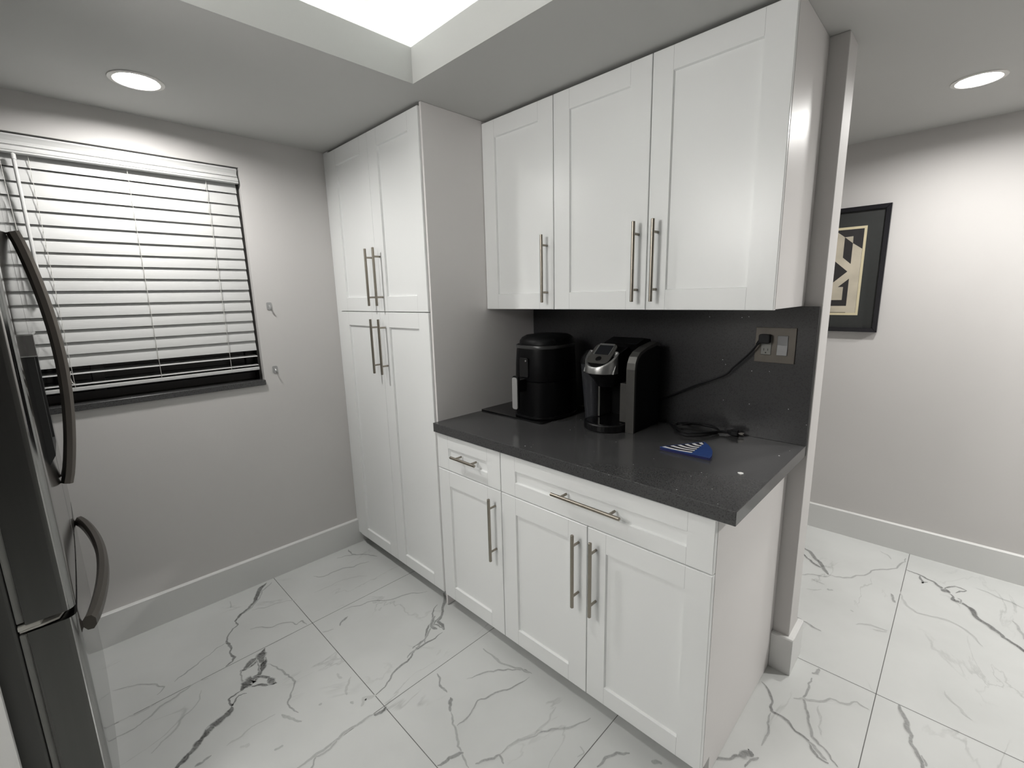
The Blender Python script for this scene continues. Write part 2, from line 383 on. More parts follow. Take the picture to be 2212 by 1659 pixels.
def rrect(x0, x1, y0, y1, r, n=4):
    out = []
    for cx, cy, a in ((x1 - r, y1 - r, 0), (x0 + r, y1 - r, 90), (x0 + r, y0 + r, 180), (x1 - r, y0 + r, 270)):
        for k in range(n + 1):
            t = math.radians(a + 90 * k / n); out.append((cx + r * math.cos(t), cy + r * math.sin(t)))
    return out

def wmat(o):
    m = o.matrix_basis.copy()
    while o.parent: o = o.parent; m = o.matrix_basis @ m
    return m

def obj(name, bm, m, parent=None, local=False, autosmooth=True):
    """one mesh object; vertices given in world space unless local"""
    me = bpy.data.meshes.new(name)
    bm.normal_update()
    for e in bm.edges:
        if len(e.link_faces) == 2 and e.calc_face_angle(0) > .55: e.smooth = False
    if parent is not None and not local:
        bmesh.ops.transform(bm, matrix=wmat(parent).inverted(), verts=bm.verts[:])
    bm.to_mesh(me); bm.free()
    for x in (m if isinstance(m, (list, tuple)) else [m]): me.materials.append(x)
    o = bpy.data.objects.new(name, me); COL.objects.link(o)
    if parent is not None: o.parent = parent
    return o

def thing(name, label, cat, loc=(0, 0, 0), rz=0.0, group=None):
    o = bpy.data.objects.new(name, None); COL.objects.link(o); o.empty_display_size = .05
    o.location = loc; o.rotation_euler = (0, 0, rz); o['label'] = label; o['category'] = cat
    if group: o['group'] = group
    return o

def tag(o, label, cat, group=None):
    o['label'] = label; o['category'] = cat
    if group: o['group'] = group
    return o

def struct(name, bm, m, parent=None):
    o = obj(name, bm, m, parent)
    if parent is None: o['kind'] = 'structure'
    return o

# ------------------------------------------------------------------ room shell
ZC = 2.2095; YF = 1.3718; XR = 7.0; YB = -2.75
TX0, TX1, TY0, TY1, TZ1, TZ2 = .983, 1.84, -2.20, -.758, 2.328, 2.50
WY0, WY1, WZ0, WZ1 = -2.30, -1.075, 1.040, 2.069      # window opening in the left wall

def build_floor():
    bm = new()
    lay = bm.verts.layers.float.new('vein')
    vs = [bm.verts.new(p) for p in ((-.14, YB, 0), (XR, YB, 0), (XR, YF + .1, 0), (-.14, YF + .1, 0))]
    bm.faces.new(vs)
    # tile joints, 2.5 mm
    zz = .00025
    def strip(x0, x1, y0, y1): quad(bm, [(x0, y0, zz), (x1, y0, zz), (x1, y1, zz), (x0, y1, zz)], 1)
    g = .0013; tx = .6337; ty = 1.2644
    k = -1
    while .5224 + k * tx < XR:
        x = .5224 + k * tx
        if x > -.1: strip(x - g, x + g, YB, YF)
        k += 1
    for j in range(-2, 2):
        y = .1051 + j * ty
        if YB < y < YF: strip(-.1, XR, y - g, y + g)
    # drawn veins: ribbons of the same marble, strength 0 at both edges
    z = .0003
    rnd = random.Random(11)
    for pts, w, st in VEINS:
        P = [Vector((x, y)) for x, y in pts]
        for lvl in range(3):                                   # natural wander
            Q = [P[0]]
            for a, b in zip(P, P[1:]):
                d = b - a; nrm = Vector((-d.y, d.x))
                Q.append((a + b) / 2 + nrm * rnd.uniform(-.13, .13) * (1 if lvl < 2 else .5)); Q.append(b)
            P = Q
        n = len(P); z += .0000035
        kn = [rnd.uniform(.6, 1.35) for _ in range(max(3, n // 5) + 2)]; ks = [rnd.uniform(.85, 1.1) for _ in range(len(kn))]
        def wob(K, t):
            q = t * (len(K) - 1.001); i = int(q); f = q - i; f = f * f * (3 - 2 * f); return K[i] * (1 - f) + K[i + 1] * f
        rows = []
        for i, p in enumerate(P):
            d = (P[min(i + 1, n - 1)] - P[max(i - 1, 0)]); d.normalize(); nr = Vector((-d.y, d.x))
            t = i / (n - 1); taper = min(1, .35 + 4 * min(t, 1 - t))
            hw = w * .0005 * taper * wob(kn, t) * 1.3
            row = []
            for s, c in ((-1.45, 0), (-.75, 1), (.75, 1), (1.45, 0)):
                q = p + nr * hw * s
                v = bm.verts.new((q.x, q.y, z)); v[lay] = c * st * wob(ks, t); row.append(v)
            rows.append(row)
        for a, b in zip(rows, rows[1:]):
            for j in range(3): bm.faces.new([a[j], a[j + 1], b[j + 1], b[j]])
    for f in bm.faces:
        f.normal_update()
        if f.normal.z < 0: f.normal_flip()
    return struct('floor', bm, [M['floor'], M['grout']])
build_floor()

bm = new()                                                     # ceiling with the tray recess and its cove
LAMPS = ((.372, -1.470), (2.428, .775))
E_ = .110
def sheet(x0, x1, y0, y1):
    """ceiling soffit with a round cut-out for each downlight"""
    t = bmesh.new(); es = []
    def loop(P):
        vs = [t.verts.new((x, y, ZC)) for x, y in P]
        for k in range(len(vs)): es.append(t.edges.new((vs[k], vs[(k + 1) % len(vs)])))
    loop([(x0, y0), (x1, y0), (x1, y1), (x0, y1)])
    holes = [c for c in LAMPS if x0 < c[0] < x1 and y0 < c[1] < y1]
    for c in holes: loop([(c[0] + .064 * math.cos(2 * PI * k / 40), c[1] + .064 * math.sin(2 * PI * k / 40)) for k in range(40)])
    if holes: bmesh.ops.triangle_fill(t, edges=es, use_beauty=True)
    else: t.faces.new(t.verts[:])
    for f in t.faces:
        f.normal_update()
        if f.normal.z > 0: f.normal_flip()
    mp = {v: bm.verts.new(v.co) for v in t.verts}
    for f in t.faces: bm.faces.new([mp[v] for v in f.verts])
    t.free()
sheet(-.14, TX0, YB - .1, YF + .1); sheet(TX1, XR + .1, YB - .1, YF + .1)
sheet(TX0, TX1, YB - .1, TY0); sheet(TX0, TX1, TY1, YF + .1)
e0, e1, g0, g1 = TX0 - E_ - .03, TX1 + E_ + .03, TY0 - E_ - .03, TY1 + E_ + .03
for q in ((e0, TX0, g0, g1), (TX1, e1, g0, g1), (TX0, TX1, g0, TY0), (TX0, TX1, TY1, g1)): box(bm, *q, ZC + .0005, ZC + .022)
lt = .016
box(bm, TX0 - lt, TX0, TY0 - lt, TY1 + lt, ZC + .022, TZ1); box(bm, TX1, TX1 + lt, TY0 - lt, TY1 + lt, ZC + .022, TZ1)
box(bm, TX0, TX1, TY1, TY1 + lt, ZC + .022, TZ1); box(bm, TX0, TX1, TY0 - lt, TY0, ZC + .022, TZ1)
a0, a1, b0, b1 = TX0 - E_, TX1 + E_, TY0 - E_, TY1 + E_
box(bm, a0 - .03, a0, b0 - .03, b1 + .03, ZC + .022, TZ2); box(bm, a1, a1 + .03, b0 - .03, b1 + .03, ZC + .022, TZ2)
box(bm, a0, a1, b1, b1 + .03, ZC + .022, TZ2); box(bm, a0, a1, b0 - .03, b0, ZC + .022, TZ2)
box(bm, a0 - .03, a1 + .03, b0 - .03, b1 + .03, TZ2, TZ2 + .03)
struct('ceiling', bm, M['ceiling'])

bm = new()                                                     # left wall with window opening
box(bm, -.14, 0, YB, WY0, 0, ZC); box(bm, -.14, 0, WY1, YF + .1, 0, ZC)
box(bm, -.14, 0, WY0, WY1, 0, WZ0); box(bm, -.14, 0, WY0, WY1, WZ1, ZC)
struct('wall_left', bm, M['wall'])
bm = new(); box(bm, 0, 2.156, 0, .12, 0, ZC, .002, 1); struct('wall_back', bm, M['wall'])
bm = new(); box(bm, 0, XR, YF, YF + .1, 0, ZC); struct('wall_far', bm, M['wall'])
bm = new(); box(bm, XR, XR + .1, YB - .1, YF + .1, 0, ZC); struct('wall_right', bm, M['wall'])
bm = new(); box(bm, -.14, 2.35, YB - .1, YB, 0, ZC); struct('wall_front', bm, M['wall'])

HB = .1505; BT = .0185
def bprof(): return [(0, 0), (BT, 0), (BT, HB - .004), (BT - .004, HB), (0, HB)]
bm = new(); prism(bm, bprof(), 'y', YB, -.602); struct('baseboard_left', bm, M['trim'])
bm = new(); prism(bm, [(YF - a, b) for a, b in bprof()], 'x', 0, XR); struct('baseboard_far', bm, M['trim'])
bm = new()                                                     # wraps the wall end
x1 = 2.156
prism(bm, [(-a, b) for a, b in bprof()], 'x', 2.1005, x1 + BT)
prism(bm, [(x1 + a, b) for a, b in bprof()], 'y', .0002, .12 + BT)
struct('baseboard_back', bm, M['trim'])

# ------------------------------------------------------------------ window and blind
bm = new()
FX = -.032
box(bm, -.135, FX, WY1 - .012, WY1, WZ0 + .026, WZ1); box(bm, -.135, FX, WY0, WY0 + .012, WZ0 + .026, WZ1)
box(bm, -.135, FX, WY0 + .012, WY1 - .012, WZ1 - .012, WZ1)
box(bm, -.12, -.085, WY0 + .012, WY1 - .012, WZ0 + .026, WZ0 + .062, .003); box(bm, -.12, -.085, WY0 + .012, WY1 - .012, WZ1 - .05, WZ1 - .012, .003)
box(bm, -.12, -.085, WY0 + .012, WY0 + .05, WZ0 + .062, WZ1 - .05, .003); box(bm, -.12, -.085, WY1 - .05, WY1 - .012, WZ0 + .062, WZ1 - .05, .003)
box(bm, -.122, -.083, -1.71, -1.67, WZ0 + .062, WZ1 - .05, .003)
win = struct('window_1', bm, M['frame_dark'])
bm = new(); box(bm, -.108, -.102, WY0 + .04, WY1 - .04, WZ0 + .05, WZ1 - .04); obj('window_pane', bm, M['night'], win)
bm = new(); box(bm, -.135, .012, WY0, WY1 + .001, WZ0, WZ0 + .026, .002, 1); obj('window_sill', bm, M['quartz'], win)

bl = thing('window_blind', 'white slatted blind with moulded valance hanging in the kitchen window', 'blind', (-.02, -1.68, 1.12))
BY0, BY1 = -2.275, -1.0895
bm = new()                                                     # valance, moulded profile extruded along the window
prof = [(-.014, 2.062), (-.001, 2.062), (.000, 2.057), (-.004, 2.050), (-.008, 2.040), (-.0085, 2.033), (-.003, 2.031), (-.001, 2.029), (-.001, 2.0265),
        (-.0055, 2.0255), (-.006, 2.0235), (-.001, 2.0225), (.004, 2.019), (.007, 2.012), (.007, 2.006), (.0035, 2.0045), (.0035, 2.003), (.008, 2.002), (.008, 1.998), (.004, 1.996), (-.012, 1.996)]
prism(bm, prof, 'y', BY0 + .004, BY1 + .006); obj('valance', bm, M['valance'], bl)
bm = new(); box(bm, -.07, -.0145, BY0, BY1, 2.004, 2.05, .002); obj('headrail', bm, M['valance'], bl)
bm = new()
def slat(zb, xb, ang, w=.0505):
    """zb, xb: room-side lower edge; ang from horizontal; slight crown"""
    c, s = math.cos(ang), math.sin(ang); t = .0014; pts_t, pts_b = [], []
    for k in range(7):
        u = k / 6; h = .0016 * (1 - (2 * u - 1) ** 2)
        px = xb - c * w * u; pz = zb + s * w * u
        pts_t.append((px + s * (h + t), pz + c * (h + t))); pts_b.append((px + s * h, pz + c * h))
    prism(bm, pts_t + pts_b[::-1], 'y', BY0, BY1)
zs = [2.003, 1.9549, 1.9043, 1.8550, 1.8053, 1.7561, 1.7065, 1.6573, 1.6096, 1.5606, 1.5120, 1.4613, 1.4119, 1.3622, 1.3130, 1.2644, 1.2155]
for i, zb in enumerate(zs): slat(zb, -.0195, math.radians(79))
slat(1.184, -.0155, math.radians(8)); slat(1.1405, -.0145, math.radians(2))
obj('slats', bm, M['blind'], bl)
bm = new(); box(bm, -.064, -.0135, BY0, BY1 + .002, 1.1165, 1.132, .003); obj('bottom_rail', bm, M['blind'], bl)
for yc in (-1.212, -1.487, -1.768, -2.05):                      # ladder cords
    bm = new()
    tube(bm, [(-.0105, yc, 2.0), (-.0105, yc, 1.215), (-.0115, yc, 1.1325)], .0009, 6)
    for zb in zs[1:]: tube(bm, [(-.0108, yc, zb + .028), (-.013, yc - .0035, zb + .012), (-.016, yc - .004, zb - .002)], .0007, 5)
    obj('ladder_cord', bm, M['cord_white'], bl)
bm = new()
cyl(bm, (.012, -1.806, 1.985), (.012, -1.806, 1.51), .0058, 12, .0015); cyl(bm, (.012, -1.806, 1.993), (.012, -1.806, 1.972), .0072, 12, .002)
tube(bm, [(-.016, -1.806, 2.001), (0, -1.806, 2.0), (.010, -1.806, 1.992)], .0015, 6)
obj('tilt_wand', bm, M['blind'], bl)
bm = new(); tube(bm, smooth_path([(.002, -1.842, 2.0), (.004, -1.838, 1.8), (.004, -1.826, 1.5), (.003, -1.79, 1.2), (.003, -1.772, 1.15)], 6), .0010, 6)
tube(bm, smooth_path([(-.008, -1.772, 1.20), (-.004, -1.777, 1.175), (.0, -1.772, 1.152), (-.003, -1.764, 1.143)], 5), .0012, 6)
obj('lift_cord', bm, M['cord_white'], bl)

for y, z, lab in ((-1.013, 1.431, 'small clear adhesive hook on the wall, upper of the two beside the window'),
                  (-1.021, 1.111, 'small clear adhesive hook on the wall, lower of the two beside the window')):
    bm = new()
    prism(bm, rrect(y - .012, y + .012, z - .018, z + .018, .006), 'x', 0.0, .003)
    tube(bm, smooth_path([(.003, y, z + .004), (.010, y, z - .004), (.014, y, z - .012), (.018, y, z - .008), (.019, y, z - .002)], 5), .003, 8)
    tag(obj('adhesive_hook', bm, M['water_glass']), lab, 'hook', 'adhesive wall hooks')

# ------------------------------------------------------------------ cabinets
def shaker(bm, x0, x1, z0, z1, yf, sl, sr, rt, rb, th=.019, dp=.0095):
    """shaker front facing -y at y = yf: chamfered frame, recessed panel, stile joints"""
    def ring(x0, x1, z0, z1, y): return [(x0, y, z0), (x1, y, z0), (x1, y, z1), (x0, y, z1)]
    c = .0016
    i0, i1, k0, k1 = x0 + sl, x1 - sr, z0 + rb, z1 - rt
    loft(bm, [ring(x0, x1, z0, z1, yf + th), ring(x0, x1, z0, z1, yf + c), ring(x0 + c, x1 - c, z0 + c, z1 - c, yf),
              ring(i0, i1, k0, k1, yf), ring(i0 + .0022, i1 - .0022, k0 + .0022, k1 - .0022, yf + dp)], 0, True, False)
    y = yf - .00006; g = .0004
    for x in (i0, i1):                                         # the faint line where stile meets rail
        for a, b in ((z0 + c, k0), (k1, z1 - c)):
            quad(bm, [(x - g, y, a), (x + g, y, a), (x + g, y, b), (x - g, y, b)], 1)

def bar_handle(x, z, yf, length, span, vertical=True):
    bm = new(); y = yf - .036; h = length / 2
    if vertical:
        cyl(bm, (x, y, z - h), (x, y, z + h), .0061, 16, .0012)
        for s in (-1, 1): cyl(bm, (x, y, z + s * span / 2), (x, yf - .0001, z + s * span / 2), .0044, 12)
    else:
        cyl(bm, (x - h, y, z), (x + h, y, z), .0061, 16, .0012)
        for s in (-1, 1): cyl(bm, (x + s * span / 2, y, z), (x + s * span / 2, yf - .0001, z), .0044, 12)
    return bm

def door(root, x0, x1, z0, z1, yf, hx, hz, sl=.0765, sr=.0765, rt=.070, rb=.066, hl=.267, hs=.186):
    bm = new(); shaker(bm, x0, x1, z0, z1, yf, sl, sr, rt, rb); d = obj('door', bm, [M['cab'], M['joint']], root)
    obj('handle', bar_handle(hx, hz, yf, hl, hs), M['nickel'], d)
def drawer(root, x0, x1, z0, z1, yf, hx, hz, hl, hs):
    bm = new(); shaker(bm, x0, x1, z0, z1, yf, .0765, .0745, .058, .054); d = obj('drawer', bm, [M['cab'], M['joint']], root)
    obj('handle', bar_handle(hx, hz, yf, hl, hs, False), M['nickel'], d)

ZD = .069
# tall pantry in the corner
P = thing('pantry_cabinet', 'tall white four-door pantry cabinet in the corner beside the window wall', 'cabinet', (.43, -.32, 0))
YP = -.666
bm = new(); box(bm, .003, .8685, -.644, -.001, ZD, 2.2, .001, 1); obj('body', bm, M['cab'], P)
bm = new(); box(bm, .001, .051, -.662, -.6445, ZD, 2.206, .001, 1); obj('filler_strip', bm, M['cab'], P)
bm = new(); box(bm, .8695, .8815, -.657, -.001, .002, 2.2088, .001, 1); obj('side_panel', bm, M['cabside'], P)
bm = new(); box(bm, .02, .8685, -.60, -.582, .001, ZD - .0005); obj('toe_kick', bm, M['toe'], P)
for z0, z1, hz in ((1.3935, 2.196, 1.5545), (ZD, 1.3900, 1.2245)):
    rt, rb = (.073, .069) if z0 > 1 else (.070, .060)
    door(P, .0535, .4615, z0, z1, YP, .4335, hz, .083, .072, rt, rb)
    door(P, .4640, .8670, z0, z1, YP, .5075, hz, .080, .075, rt, rb)

YBF = -.669
B1 = thing('base_cabinet', 'narrow white base cabinet with one drawer and one door, beside the tall pantry', 'cabinet', (1.085, -.33, 0))
bm = new(); box(bm, .883, 1.285, -.646, -.001, ZD, .8735, .001, 1); obj('body', bm, M['cab'], B1)
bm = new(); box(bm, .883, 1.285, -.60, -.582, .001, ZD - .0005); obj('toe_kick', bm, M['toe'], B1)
drawer(B1, .8840, 1.2855, .7085, .868, YBF, 1.0985, .792, .155, .096)
door(B1, .8840, 1.2855, ZD, .7045, YBF, 1.2525, .543)
B2 = thing('base_cabinet', 'wide white base cabinet with one long drawer over two doors, at the open end', 'cabinet', (1.69, -.33, 0))
bm = new(); box(bm, 1.287, 2.0855, -.646, -.001, ZD, .8735, .001, 1); obj('body', bm, M['cab'], B2)
bm = new()
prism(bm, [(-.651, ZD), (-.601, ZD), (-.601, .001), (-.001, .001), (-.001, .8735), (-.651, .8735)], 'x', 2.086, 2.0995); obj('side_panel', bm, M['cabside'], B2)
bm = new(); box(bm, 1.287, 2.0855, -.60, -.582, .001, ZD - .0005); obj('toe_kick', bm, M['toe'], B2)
drawer(B2, 1.2885, 2.0985, .7085, .868, YBF, 1.7015, .793, .267, .188)
door(B2, 1.2885, 1.6925, ZD, .7045, YBF, 1.6590, .5425)
door(B2, 1.6955, 2.0985, ZD, .7045, YBF, 1.7300, .5425, .0705, .0745)

YU = -.341; ZU = 1.395; ZT = 2.196
U1 = thing('wall_cabinet', 'single-door white wall cabinet next to the pantry', 'cabinet', (1.085, -.17, ZU))
bm = new(); box(bm, .8825, 1.288, -.318, -.001, ZU + .001, 2.2, .001, 1); obj('body', bm, M['cab'], U1)
door(U1, .8835, 1.2870, ZU, ZT, YU, 1.2540, 1.5570)
U2 = thing('wall_cabinet', 'double-door white wall cabinet at the open end above the outlet', 'cabinet', (1.69, -.17, ZU))
bm = new(); box(bm, 1.2885, 2.0935, -.318, -.001, ZU + .001, 2.2, .001, 1); obj('body', bm, M['cab'], U2)
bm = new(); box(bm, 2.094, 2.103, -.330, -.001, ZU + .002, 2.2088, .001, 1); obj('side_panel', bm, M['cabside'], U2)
door(U2, 1.2900, 1.6965, ZU, ZT, YU, 1.6645, 1.5570)
door(U2, 1.6995, 2.1020, ZU, ZT, YU, 1.7355, 1.5570, .0690, .0770)

bm = new(); box(bm, .8825, 2.1513, -.6848, -.0002, .8742, .914, .0018, 2)
tag(obj('countertop', bm, M['quartz']), 'dark grey sparkling quartz countertop over the white base cabinets', 'countertop')
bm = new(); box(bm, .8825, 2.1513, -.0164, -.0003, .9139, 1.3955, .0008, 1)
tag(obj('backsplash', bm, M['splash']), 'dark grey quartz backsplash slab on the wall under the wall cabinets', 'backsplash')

# ------------------------------------------------------------------ refrigerator
FR = thing('refrigerator', 'dark stainless refrigerator with two doors and a bottom freezer, at the left edge', 'refrigerator', (.630, -1.8572, 0), -.0212)
bm = new(); box(bm, -.452, .452, -.76, -.0975, .07, 1.77, .006); obj('body', bm, M['fridge_side'], FR, True)
bm = new(); box(bm, -.44, .44, -.72, -.10, .0, .069); obj('base_grille', bm, M['black'], FR, True)
def fdoor_prof(x0, x1, ra, rb):
    """plan outline of a gently crowned door with rounded vertical edges"""
    pts = [(x1, -.083), (x0, -.083)]
    def yy(x): return .0045 * (1 - (x / .455) ** 2)
    n = 22; xs = []
    for k in range(n + 1):
        x = x0 + (x1 - x0) * k / n; y = yy(x)
        da, db = x - x0, x1 - x
        if da < ra: y -= ra - math.sqrt(max(0, ra * ra - (ra - da) ** 2))
        if db < rb: y -= rb - math.sqrt(max(0, rb * rb - (rb - db) ** 2))
        xs.append((x, y))
    extra = []
    return pts + xs
def dense(x0, x1, ra, rb):
    def yy(x): return .0045 * (1 - (x / .455) ** 2)
    out = [(x1, -.083), (x0, -.083)]
    for k in range(9):
        t = PI / 2 * k / 8; out.append((x0 + ra * (1 - math.cos(t)), yy(x0) - ra * (1 - math.sin(t))))
    for k in range(1, 18):
        x = x0 + ra + (x1 - rb - x0 - ra) * k / 18; out.append((x, yy(x)))
    for k in range(9):
        t = PI / 2 * (1 - k / 8); out.append((x1 - rb * (1 - math.cos(t)), yy(x1) - rb * (1 - math.sin(t))))
    return out
def fdoor(name, x0, x1, z0, z1, ra=.005, rb=.005):
    bm = new(); pr = dense(x0, x1, ra, rb)
    t = bmesh.new(); n = len(pr)
    A = [t.verts.new((x, y, z0)) for x, y in pr]; B = [t.verts.new((x, y, z1)) for x, y in pr]
    t.faces.new(A); t.faces.new(B[::-1])
    for i in range(n):
        f = t.faces.new([A[i], A[(i + 1) % n], B[(i + 1) % n], B[i]]); f.smooth = i not in (0, 1, n - 1)
    for f in t.faces:
        f.normal_update()
    merge(bm, t)
    for f in bm.faces:
        f.normal_update()
        if abs(f.normal.y) < .35: f.material_index = 1
    o = obj(name, bm, [M['steel'], M['steel_edge']], FR, True)
    bm = new(); box(bm, x0 + .006, x1 - .006, -.0965, -.0835, z0 + .004, z1 - .004, .003)
    obj('gasket', bm, M['gasket'], o, True)
    return o
def crown(x): return .0045 * (1 - (x / .455) ** 2)
OCT = lambda a, b: [(a, b * .45), (a * .45, b), (-a * .45, b), (-a, b * .45), (-a, -b * .45), (-a * .45, -b), (a * .45, -b), (a, -b * .45)]
def bow_vertical(x, z0, z1, bulge=.052):
    bm = new(); pts = []
    for k in range(29):
        t = k / 28; s = math.sin(PI * t) ** .8 if 0 < t < 1 else 0
        pts.append((x, crown(x) + .0125 + bulge * s * .78, z0 + (z1 - z0) * t))
    tube(bm, pts, 0, section=OCT(.0135, .0155), up=(0, 1, 0)); return bm
DN = fdoor('door', .002, .455, .755, 1.775, .004, .022); obj('handle', bow_vertical(.036, .943, 1.651), M['steel_handle'], DN, True)
DF = fdoor('door', -.455, -.002, .755, 1.775, .022, .004); obj('handle', bow_vertical(-.036, .943, 1.651), M['steel_handle'], DF, True)
FZ = fdoor('freezer_drawer', -.455, .455, .09, .735, .022, .022)
bm = new(); pts = []
for k in range(37):
    t = k / 36; s = math.sin(PI * t) ** .75 if 0 < t < 1 else 0
    x = .374 - .775 * t
    pts.append((x, crown(x) + .0125 + .040 * s, .663))
tube(bm, pts, 0, section=OCT(.0135, .019), up=(0, 1, 0)); obj('handle', bm, M['steel_handle'], FZ, True)
bm = new()                                                     # dispenser housing on the near door
dx = .205; yb = crown(dx)
prism(bm, [(yb - .004, 1.06), (yb + .0125, 1.088), (yb + .0125, 1.335), (yb - .004, 1.335)], 'x', dx + .068, dx + .085)
prism(bm, [(yb - .004, 1.06), (yb + .0125, 1.088), (yb + .0125, 1.335), (yb - .004, 1.335)], 'x', dx - .085, dx - .068)
prism(bm, [(yb - .004, 1.06), (yb + .0125, 1.088), (yb + .0125, 1.105), (yb - .004, 1.105)], 'x', dx - .0678, dx + .0678)
box(bm, dx - .0678, dx + .0678, yb - .003, yb + .002, 1.1055, 1.334)
disp = obj('dispenser', bm, M['disp'], DN, True)
bm = new(); box(bm, dx - .088, dx + .088, yb - .004, yb + .0185, 1.3355, 1.39, .003); obj('dispenser_cap', bm, M['steel'], DN, True)
bm = new(); prism(bm, [(.300, -.06), (.34, -.022), (.40, -.014), (.446, -.03), (.4515, -.06), (.4515, -.094), (.40, -.096)], 'z', .7375, .7425, .001); prism(bm, [(.415, -.05), (.4515, -.06), (.4535, -.0955), (.43, -.0965)], 'z', .7426, .7535, .002)
obj('hinge', bm, M['hinge'], FR, True)

bm = new(); box(bm, 1.098, 1.118, YB + .001, -2.004, .001, ZC - .002, .001, 1)
tag(obj('tall_end_panel', bm, M['trim']), 'tall white side panel standing close beside the refrigerator', 'panel')

# ------------------------------------------------------------------ counter things
bm = new(); prism(bm, rrect(.878, 1.268, -.402, -.055, .012), 'z', .9141, .9205, .0012)
tag(obj('glass_board', bm, M['gloss']), 'black glass cutting board under the air fryer', 'cutting board')

AF = thing('air_fryer', 'black rounded air fryer with a grey handle on the glass board', 'air fryer', (1.165, -.250, .9207))
cx, cy = 1.165, -.250
bm = new()
rings = []
for z, k in ((.934, 1.0), (.96, 1.015), (1.03, 1.01), (1.085, 1.0)): rings.append(sellipse(cx, cy, .116 * k, .138 * k, z))
loft(bm, rings); obj('basket_drawer', bm, M['fryer'], AF)
bm = new()
rings = []
for z, k in ((1.0865, .985), (1.092, 1.0), (1.16, .985), (1.22, .955), (1.238, .94), (1.243, .925)): rings.append(sellipse(cx, cy, .116 * k, .138 * k, z))
loft(bm, rings); obj('body', bm, M['fryer'], AF)
bm = new()
rings = []
for z, k in ((1.2433, .915), (1.258, .90), (1.272, .82), (1.281, .68), (1.284, .45), (1.285, .2)): rings.append(sellipse(cx, cy + .01, .116 * k, .138 * k, z))
loft(bm, rings); obj('top_cover', bm, M['fryer'], AF)
bm = new()
rings = [sellipse(cx, cy, .116 * k, .138 * k, z) for z, k in ((.9207, 1.0), (.926, 1.03), (.9338, 1.03))]
loft(bm, rings); obj('base_ring', bm, M['black'], AF)
bm = new()
rings = [sellipse(cx, cy, .116 * k, .138 * k, z) for z, k in ((1.228, .962), (1.234, .975), (1.241, .962))]
loft(bm, rings); obj('trim_ring', bm, M['dark_ring'], AF)
bm = new()
prism(bm, rrect(cx - .022, cx + .012, .972, 1.118, .009), 'y', -.4475, -.4355, .002); hd = obj('handle', bm, M['black'], AF)
bm = new(); prism(bm, rrect(cx - .020, cx + .010, .974, 1.112, .009), 'y', -.452, -.4476, .0015); obj('handle_grip', bm, M['grey_grip'], AF)
bm = new(); box(bm, cx - .016, cx + .006, -.436, -.384, 1.045, 1.10, .004); obj('handle_bracket', bm, M['black'], AF)
bm = new(); prism(bm, rrect(cx - .030, cx + .020, 1.105, 1.19, .008), 'y', -.392, -.372, .002); obj('control_panel', bm, M['gloss'], AF)
bm = new(); cyl(bm, (cx + .008, -.392, 1.178), (cx + .008, -.3945, 1.178), .004, 12); obj('indicator', bm, M['silver_lip'], AF)

KX = thing('coffee_maker', 'black and silver pod coffee maker with a side water tank on the counter', 'coffee maker', (1.50, -.20, .9141))
bm = new()                                                     # rear housing
prism(bm, [(-.058, .9141), (-.145, .9141), (-.145, 1.20), (-.20, 1.255), (-.13, 1.274), (-.085, 1.268), (-.062, 1.235)], 'x', 1.436, 1.588, .004)
obj('body', bm, M['black'], KX)
bm = new()                                                     # brew head reaching forward, round in plan
hc = (1.480, -.262)
def hring(z, yf, yb_, hw, n=14):
    r = hw; out = []
    for k in range(n + 1):
        t = PI + PI * k / n
        out.append((hc[0] + hw * math.cos(t), yf + hw + hw * math.sin(t) if True else 0, z))
    return out + [(hc[0] + hw, yb_, z), (hc[0] - hw, yb_, z)]
def tilt(ring, k):                                             # slope the top face up toward the rear
    y0 = min(p[1] for p in ring)
    return [(x, y, z + k * min(.115, (y - y0))) for x, y, z in ring]
ZH = .006
rings = [hring(1.085, -.278, -.146, .045), hring(1.118, -.300, -.146, .058), hring(1.136 + ZH, -.330, -.146, .066),
         tilt(hring(1.1375 + ZH, -.334, -.146, .068), .74), tilt(hring(1.158 + ZH, -.336, -.146, .068), .78), tilt(hring(1.161 + ZH, -.334, -.146, .064), .78)]
loft(bm, rings); hd = obj('brew_head', bm, M['black'], KX)
bm = new()                                                     # bright lip and face plate
rings = [hring(1.1375 + ZH, -.3375, -.30, .070), hring(1.140 + ZH, -.3395, -.30, .071), tilt(hring(1.157 + ZH, -.3395, -.262, .0705), .78), tilt(hring(1.1650 + ZH, -.336, -.262, .0660), .78),
         tilt(hring(1.1655 + ZH, -.322, -.258, .0560), .78)]
loft(bm, rings); lip = obj('lid_lip', bm, M['silver_lip'], KX)
def on_slope(x, u): return (x, -.334 + u, 1.163 + ZH + .78 * u)
def sloped(bm, x0, x1, u0, u1, h0, h1, r=.004):
    """small rounded plate lying on the sloping face"""
    lo, hi = [], []
    n = Vector((0, -.78, 1)).normalized()
    for x, u in rrect(x0, x1, u0, u1, r):
        p = Vector(on_slope(x, u)); lo.append(p + n * h0); hi.append(p + n * h1)
    loft(bm, [lo, hi], smooth=False)
bm = new(); sloped(bm, 1.429, 1.531, .018, .105, .001, .0045, .022); obj('control_panel', bm, M['silver'], KX)
bm = new(); sloped(bm, 1.449, 1.513, .056, .096, .0047, .006, .003); sc_ = obj('display', bm, M['screen'], KX)
bm = new(); sloped(bm, 1.446, 1.516, .0965, .103, .0047, .0075, .002); sloped(bm, 1.4425, 1.4485, .054, .096, .0047, .0066, .001); sloped(bm, 1.5135, 1.5175, .054, .096, .0047, .0066, .001); obj('display_trim', bm, M['silver_lip'], KX)
bm = new()
c = Vector(on_slope(1.481, .036)); nv = Vector((0, -.78, 1)).normalized()
